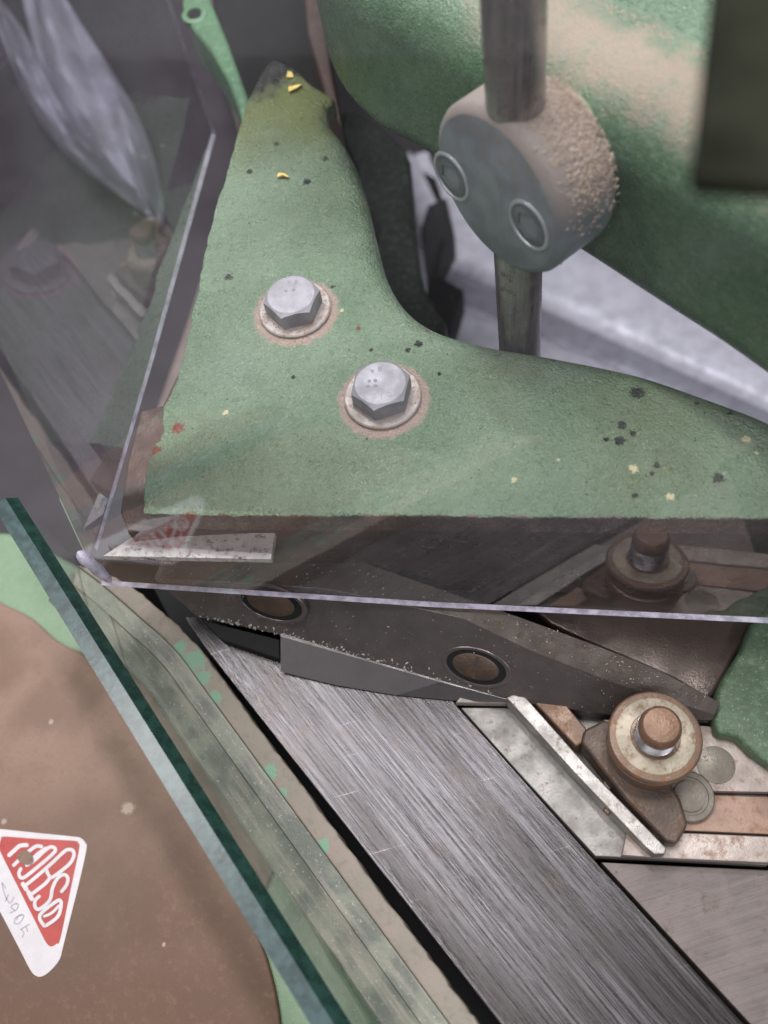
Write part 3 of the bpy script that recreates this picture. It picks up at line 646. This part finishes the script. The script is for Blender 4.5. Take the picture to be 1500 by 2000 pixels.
def stroke(mb, pts, wd, fn, z, closed=False):
    P = [Vector(p) for p in pts]
    P = smooth_loop(P, 5, closed=closed)
    n = len(P); vs = []
    for i, p in enumerate(P):
        a = P[i - 1] if (i or closed) else P[i]; b = P[(i + 1) % n] if (i < n - 1 or closed) else P[i]
        t = (b - a).normalized(); q = Vector((-t.y, t.x)) * wd / 2; vs += [fn(*(p + q), z), fn(*(p - q), z)]
    fs = [(2 * i, 2 * i + 1, 2 * ((i + 1) % n) + 1, 2 * ((i + 1) % n)) for i in range(n if closed else n - 1)]
    mb.add(vs, fs)
    if not closed:
        for q_, p in enumerate((P[0], P[-1])):
            mb.add([fn(p.x + math.cos(k * math.pi / 6) * wd / 2, p.y + math.sin(k * math.pi / 6) * wd / 2, z + .0012 * (q_ + 1)) for k in range(12)], [tuple(range(12))])
lt = MB()
W = 44
k_ = [0]
def ST(pts, wd=W, closed=False): k_[0] += 1; stroke(lt, pts, wd, Z, .046 + k_[0] * .004, closed)
# M, its left strokes partly torn away
ST([(100, 500), (150, 455), (215, 400), (290, 392)], 44)
ST([(150, 610), (190, 570), (300, 470), (390, 405), (450, 408)], 38); ST([(350, 540), (430, 470), (500, 425)], 34)
# O
ST([(225, 650), (205, 700), (225, 745), (275, 735), (420, 620), (580, 480), (598, 430), (550, 412), (490, 450), (370, 560), (290, 610)], 38)
# R
ST([(250, 815), (285, 870)], 50); ST([(270, 835), (400, 730), (560, 590), (700, 460), (760, 440), (800, 465), (795, 530), (740, 610), (570, 740), (530, 720), (500, 650)], 38)
ST([(310, 905), (345, 975)], 50); ST([(330, 935), (480, 820), (530, 765)], 38)
# S
ST([(425, 950), (385, 990), (378, 1050), (410, 1090), (470, 1060), (545, 980), (570, 860), (620, 760), (690, 712), (735, 745), (725, 820), (670, 895)], 38)
# O with a stroke
ST([(435, 1150), (470, 1255), (510, 1258), (625, 1170), (662, 1060), (655, 995), (600, 1010)], 38, True); ST([(480, 1165), (560, 1130), (640, 1050)], 30)
lt.build('lettering', M['white'], sticker, smooth=0)
tear = MB(); stroke(tear, [(235, 500), (270, 480), (310, 505), (330, 560), (280, 570), (220, 530)], 66, Z, .11, True); tear.add([Z(275 + 60 * math.cos(a), 525 + 45 * math.sin(a), .113) for a in [k * .628 for k in range(10)]], [tuple(range(10))]); tear.build('torn_spot', M['chip'], sticker, smooth=0)
pen = MB()
for pts in ([(60, 860), (20, 800), (60, 950), (110, 1020), (150, 960)], [(90, 930), (60, 1000)], [(180, 1020), (120, 1060), (170, 1100), (200, 1040), (170, 1030)], [(170, 1100), (110, 1130)],
            [(250, 1150), (170, 1180), (160, 1240), (210, 1240), (260, 1160), (210, 1150), (180, 1200)], [(320, 1250), (220, 1310)], [(230, 1300), (260, 1350), (240, 1390)], [(280, 1270), (300, 1330)]):
    stroke(pen, pts, 11, Z, .036)
pen.build('handwritten_digits', M['pen'], sticker, smooth=0)

# thick glass sheet standing on its edge
glass = empty('glass_sheet', G(340, 1500, 0), 'thick green edged glass sheet standing on edge over the brown board', 'glass sheet')
ZG = 8.5; gp = [G(-60, 900, ZG), G(0, 992, ZG), G(340, 1545, ZG), G(640, 2060, ZG)]
e0, e1 = G(-14, 988, ZG), G(600, 1990, ZG); ed = (e1 - e0); e0 = e0 ; e1 = e1 + ed * .08; en = Vector((-ed.y, ed.x, 0)).normalized()
if en.x < 0: en = -en
mb = MB()
def gseg(a, b, n0, n1, z0, z1, mi_side=0):
    return [a + en * n0, b + en * n0, b + en * n1, a + en * n1]
T1, T2 = .75, 1.25
top_w = [e0, e1, e1 + en * T1, e0 + en * T1]
def at(p, z): return Vector((p.x, p.y, z))
a0, b0, b1, a1, b2, a2 = e0, e1, e1 + en * T1, e0 + en * T1, e1 + en * T2, e0 + en * T2
vs = [at(a0, ZG), at(b0, ZG), at(b1, ZG), at(a1, ZG), at(b2, ZG - .55), at(a2, ZG - .55), at(b2, -5.5), at(a2, -5.5), at(b0, -5.5), at(a0, -5.5)]
# faces: top, chamfer, right face, bottom, left face, ends
fs = [(0, 1, 2, 3), (3, 2, 4, 5), (5, 4, 6, 7), (7, 6, 8, 9), (9, 8, 1, 0), (0, 3, 5, 7, 9), (1, 8, 6, 4, 2)]
mb.add(vs, fs); mb.m = [1, 2, 0, 2, 0, 2, 2]
# kept as two meshes: the clear pane and its polished edge
pane = MB(); zc = ZG - .6
pv = [at(a0, zc), at(b0, zc), at(b2, zc), at(a2, zc), at(a0, -5.5), at(b0, -5.5), at(b2, -5.5), at(a2, -5.5)]
pane.add(pv, [(0, 1, 2, 3), (4, 5, 6, 7), (0, 1, 5, 4), (1, 2, 6, 5), (2, 3, 7, 6), (3, 0, 4, 7)]); pane.build('pane', M['glass'], glass, smooth=0)
zd = zc + .004
ev = [at(a0, ZG), at(b0, ZG), at(b1, ZG), at(a1, ZG), at(b2, ZG - .55), at(a2, ZG - .55), at(b2, zd), at(a2, zd), at(b0, zd), at(a0, zd)]
edg = MB(); edg.add(ev, fs); edg.m = [0, 1, 1, 1, 0, 1, 1]; edg.build('polished_edge', [M['glass_edge'], M['glass_deep']], glass, smooth=0)

# ---------------------------------------------------------------- acrylic guard: two upright sheets meeting at a corner
guard = empty('acrylic_guard', G(190, 1120, 5.0), 'clear acrylic guard of two sheets with bright polished edges meeting at a corner', 'guard')
nR = Vector((-0.0515901, -0.98324287, 0.17484827)).normalized(); dR = -17.245
nL = Vector((-0.68422344, 0.72553998, -0.07368863)).normalized(); dL = 28.583
def onp(x, y, n, d):
    r = ray(x, y); return CAM + r * ((d - CAM.dot(n)) / r.dot(n))
def sheet(name, pts, nrm, th, edges_bright, mt='acrylic'):
    pts = [Vector(p) for p in pts]; bk = [p - nrm * th for p in pts]; n = len(pts)
    o = MB(); o.add(pts + bk, [tuple(range(n)), tuple(range(2 * n - 1, n - 1, -1))] + [(i, i + n, (i + 1) % n + n, (i + 1) % n) for i in range(n)], 0)
    o.m = [0, 0] + [1 if i in edges_bright else 0 for i in range(n)]
    return o.build(name, [M[mt], M['acrylic_edge']], guard, smooth=0)
cR = onp(196, 1143, nR, dR)
u = nR.cross(nL); u = u if u.z > 0 else -u
top_c = cR + u.normalized() * 42
rp = [cR, onp(850, 1186, nR, dR), onp(1600, 1222, nR, dR), cR, cR]
rp[4] = Vector((top_c.x, top_c.y, top_c.z)); rp[3] = rp[4] + (onp(1600, 1222, nR, dR) - cR) * 1.0
sheet('front_sheet', rp, nR, .32, (0, 1, 2))
lp = [onp(190, 1078, nL, dL), onp(300, 700, nL, dL), onp(421, 265, nL, dL), onp(318, -40, nL, dL), onp(250, -240, nL, dL), onp(-300, -240, nL, dL), onp(-260, 600, nL, dL)]
cl = onp(120, 1000, nL, dL); 
lp = lp[:5] + [lp[5], top_c + Vector((0, 0, 0))]
# order: corner bottom, up the free edge, over the top, back down the joint
sl = [onp(190, 1078, nL, dL), onp(300, 703, nL, dL), onp(421, 265, nL, dL), onp(318, -40, nL, dL), onp(250, -240, nL, dL), top_c, cR + u.normalized() * 2.5]
side = sheet('side_sheet', sl, -nL if (CAM.dot(nL) - dL) < 0 else nL, .30, (0, 1, 2), 'acrylic_side')
# melted solvent joint at the corner
mb = MB(); a = onp(160, 1085, nR, dR); b = onp(212, 1132, nR, dR)
lathe(mb, a, b - a, [(.10, -.3), (.26, -.15), (.38, .25), (.30, .8), (.34, (b - a).length * .6), (.2, (b - a).length), (.06, (b - a).length + .25)], 24); mb.build('corner_joint', M['acrylic_edge'], guard)

# ---------------------------------------------------------------- dark lever close to the lens
mb = MB(); z = 37.5
hexa(mb, [G(1345, 350, z), G(1365, 200, z), G(1398, -80, z), G(1660, -80, z), G(1640, 372, z)], z - .5)
tag(mb.build('guard_bracket', M['lever'], bevel=.25), 'dark olive bracket hanging close at the top right corner, out of focus', 'bracket')

# ---------------------------------------------------------------- far and low background behind the gap
def bar_px(name, pts, z, z0, mat, label, cat, group=None, rt=1.0):
    mb = MB(); slab(mb, pxs(pts, z), z0, z, rt, 0, 5); return tag(mb.build(name, mat), label, cat, group)
bar_px('pale_machine_bar', [(780, 300), (790, 265), (1700, 745), (1700, 900), (840, 510)], -32, -40, M['pale'], 'pale blurred metal bar seen through the gap behind the rod, uppermost', 'metal bar', None, 3.5)
bar_px('grey_machine_bar', [(810, 470), (1700, 860), (1700, 935), (810, 570)], -33, -39, M['pale_dark'], 'narrow dark grey bar lying along the pale metal behind the rod', 'metal bar', None, 1.6)
bar_px('low_machine_bar', [(800, 600), (820, 535), (1700, 905), (1700, 1100), (800, 900)], -31, -40, M['pale'], 'pale grey bar below the rod, nearest the green plate', 'metal bar', None, 3.0)
bar_px('black_hose', [(835, 395), (872, 380), (888, 450), (850, 530), (905, 560), (880, 640), (820, 640), (835, 540), (820, 440)], -22, -26, M['black'], 'black blurred lump beside the pale bars behind the dark column', 'hose', None, .8)
bar_px('dark_void_block', [(395, -80), (600, -80), (640, 120), (655, 215), (700, 320), (640, 420), (470, 260)], 2, -20, M['black'], 'black block standing in for the dark void above the oily end of the green plate', 'dark void', None, .6)  # black block stands in for the darkness of the void
bar_px('brown_strut', [(590, -60), (618, -60), (650, 150), (668, 250), (640, 200), (600, 60)], 6, -3, M['ledge'], 'dark brown strut in the recess beside the green beam', 'strut', None, .3)
bar_px('grey_bench', [(180, -200), (430, -200), (520, 420), (430, 900), (200, 1100), (-300, 1100), (-300, -200)], -14, -20, M['bench'], 'grey brown bench surface far below, left of the green plate', 'bench', None, 1.0)

bar_px('pale_bench_edge', [(330, -200), (470, -200), (560, 420), (400, 1000), (260, 900), (360, 620), (470, 270)], -10, -13, M['tan'], 'blurred grey brown bench edge seen between the guard and the green plate', 'bench', None, 1.0)

# ---------------------------------------------------------------- dust, shavings and grit
def on_collar():
    a = random.gauss(.0, .40); h = random.betavariate(1.4, 2.6) * CL * .95
    # direction up and to the right of the collar
    up = Vector((0, 0, 1)); up = (up - cn * up.dot(cn)).normalized(); sd = up.cross(cn); sd = sd if sd.dot(BDIR) > 0 else -sd
    d = up * math.cos(.62 + a) + sd * math.sin(.62 + a)
    return CF - cn * (CL - h) + d * CR, d
db = MB(); grains(db, on_collar, 2600, .075)
def on_washer_b(bc):
    def f():
        a = random.uniform(-3.6, .6); r = random.choice((random.gauss(2.02, .07), random.gauss(1.62, .12)))
        return Vector((bc.x + r * math.cos(a), bc.y + r * math.sin(a), ZP + (.0 if r > 1.93 else .23))), Vector((0, 0, 1))
    return f
grains(db, on_washer_b(BOLTS[0][0]), 420, .05); grains(db, on_washer_b(BOLTS[1][0]), 160, .045)
def on_beam():
    p = G(random.uniform(1060, 1400), random.uniform(-20, 230), ZT)
    return (p, Vector((0, 0, 1))) if p.dot(BN) - fp[40].dot(BN) > 4.2 and BN.dot(p) < 30.3 else None
grains(db, on_beam, 1500, .075)
tag(db.build('wood_dust', M['dust'], smooth=0), kind='stuff')
gb = MB()
def on_edge():
    t = random.betavariate(1.3, 2.0) * 3.9; i = min(int(t), 3); p = D[i].lerp(D[i + 1], t - i); q = A_[i].lerp(A_[i + 1], t - i)
    return p.lerp(q, abs(random.gauss(0, .05))) + Vector((0, 0, .03)), Vector((0, -.6, .8))
grains(gb, on_edge, 190, .065)
def on_blade():
    t = random.uniform(0, 5.8); i = min(int(t), 5); p = B_[i].lerp(B_[i + 1], t - i); q = A_[i].lerp(A_[i + 1], t - i)
    return p.lerp(q, random.betavariate(1, 1.3)) + Vector((0, 0, .02)), Vector((0, -.3, 1))
grains(gb, on_blade, 350, .04)
def on_face():
    t = random.uniform(0, 5.8); i = min(int(t), 5); p = D[i].lerp(D[i + 1], t - i); q = A_[i].lerp(A_[i + 1], t - i)
    return p.lerp(q, random.random()) + Vector((0, -.02, .02)), Vector((0, -.6, .8))
grains(gb, on_face, 260, .028)
tag(gb.build('metal_grit', M['debris'], smooth=0), kind='stuff')
def shaving(x, y, pts, label, dz=.0):
    mb = MB(); c = G(x, y, ZP + .1 + dz); q = [c + Vector((a * .026, -b * .026, .12 * math.sin(i * 1.7) + .02)) for i, (a, b) in enumerate(pts)]
    thick(mb, q, (0, 0, .07)); tag(mb.build('wood_shaving', M['shaving'], smooth=0), label, 'wood shaving', 'yellow shavings on the green plate')
shaving(577, 172, [(-14, 16), (-16, 4), (0, -8), (12, -14), (16, -6), (6, 8)], 'largest yellow wood shaving lying in the oily patch on the green plate')
shaving(567, 148, [(-8, 8), (-6, -8), (4, -10), (8, 4)], 'small yellow shaving just behind the largest one in the oily patch')
shaving(553, 345, [(-14, 4), (-10, -5), (4, -7), (14, 0), (12, 8), (2, 2)], 'curled yellow shaving alone on the green plate below the oily patch')

def reflection_strip(name, path, wd, z, label):  # pale strips modelled in place of a reflection in the side sheet
    mb = MB(); C_ = smooth_loop(pxs(path, z), 6, closed=False); n = len(C_); m = 10; vs = []; fs = []
    for i, p in enumerate(C_):
        a = C_[max(i - 1, 0)]; b = C_[min(i + 1, n - 1)]; t = (b - a).normalized(); q = Vector((-t.y, t.x, 0)); k = math.sin(math.pi * (.12 + .86 * i / (n - 1)))
        for j in range(m + 1):
            u = j / m * 2 - 1; vs.append(p + q * u * wd * k + Vector((0, 0, 2.5 * (1 - u * u) + 1.1 * math.sin(u * 5 + i * .25))))
    for lay in (0, 1):
        if lay: vs += [v - Vector((0, 0, .25)) for v in vs[:n * (m + 1)]]
        o = lay * n * (m + 1)
        for i in range(n - 1):
            for j in range(m): a = o + i * (m + 1) + j; fs.append((a, a + 1, a + m + 2, a + m + 1))
    mb.add(vs, fs); return tag(mb.build(name, M['reflected']), label, 'cloth strip', 'modelled reflections behind the guard')
reflection_strip('pale_reflection', [(-60, -60), (20, 60), (60, 150), (110, 235), (180, 330), (290, 425)], 1.5, -11.5, 'narrow pale blurred strip behind the guard standing in for a reflection, at the left edge')
reflection_strip('pale_reflection', [(60, -80), (110, 60), (160, 170), (215, 250), (265, 340), (310, 440)], 3.4, -11.5, 'wide pale blurred band behind the guard standing in for a reflection, right of the narrow one')

# pale specks for dust and painted glints, and black specks, on the plate
outl = [Vector((p[0], p[1])) for p in (P + Q + jag)]
def inside(p):
    c_ = False; n_ = len(outl)
    for i in range(n_):
        a, b = outl[i], outl[i - 1]
        if (a.y > p.y) != (b.y > p.y) and p.x < (b.x - a.x) * (p.y - a.y) / (b.y - a.y) + a.x: c_ = not c_
    return c_
def on_plate():
    p = G(random.uniform(290, 1500), random.uniform(230, 1000), ZP)
    ok = inside(p) and all(inside(p + Vector((dx, dy, 0))) for dx, dy in ((1.4, 0), (-.3, 0), (0, 1.4), (0, -.2)))
    return (p, Vector((0, 0, 1))) if ok else None
pb = MB(); grains(pb, on_plate, 2600, .032); tag(pb.build('dust_and_glint_specks', M['dust'], smooth=0), kind='stuff')
kb = MB(); grains(kb, on_plate, 260, .045); tag(kb.build('black_grit', M['black'], smooth=0), kind='stuff')
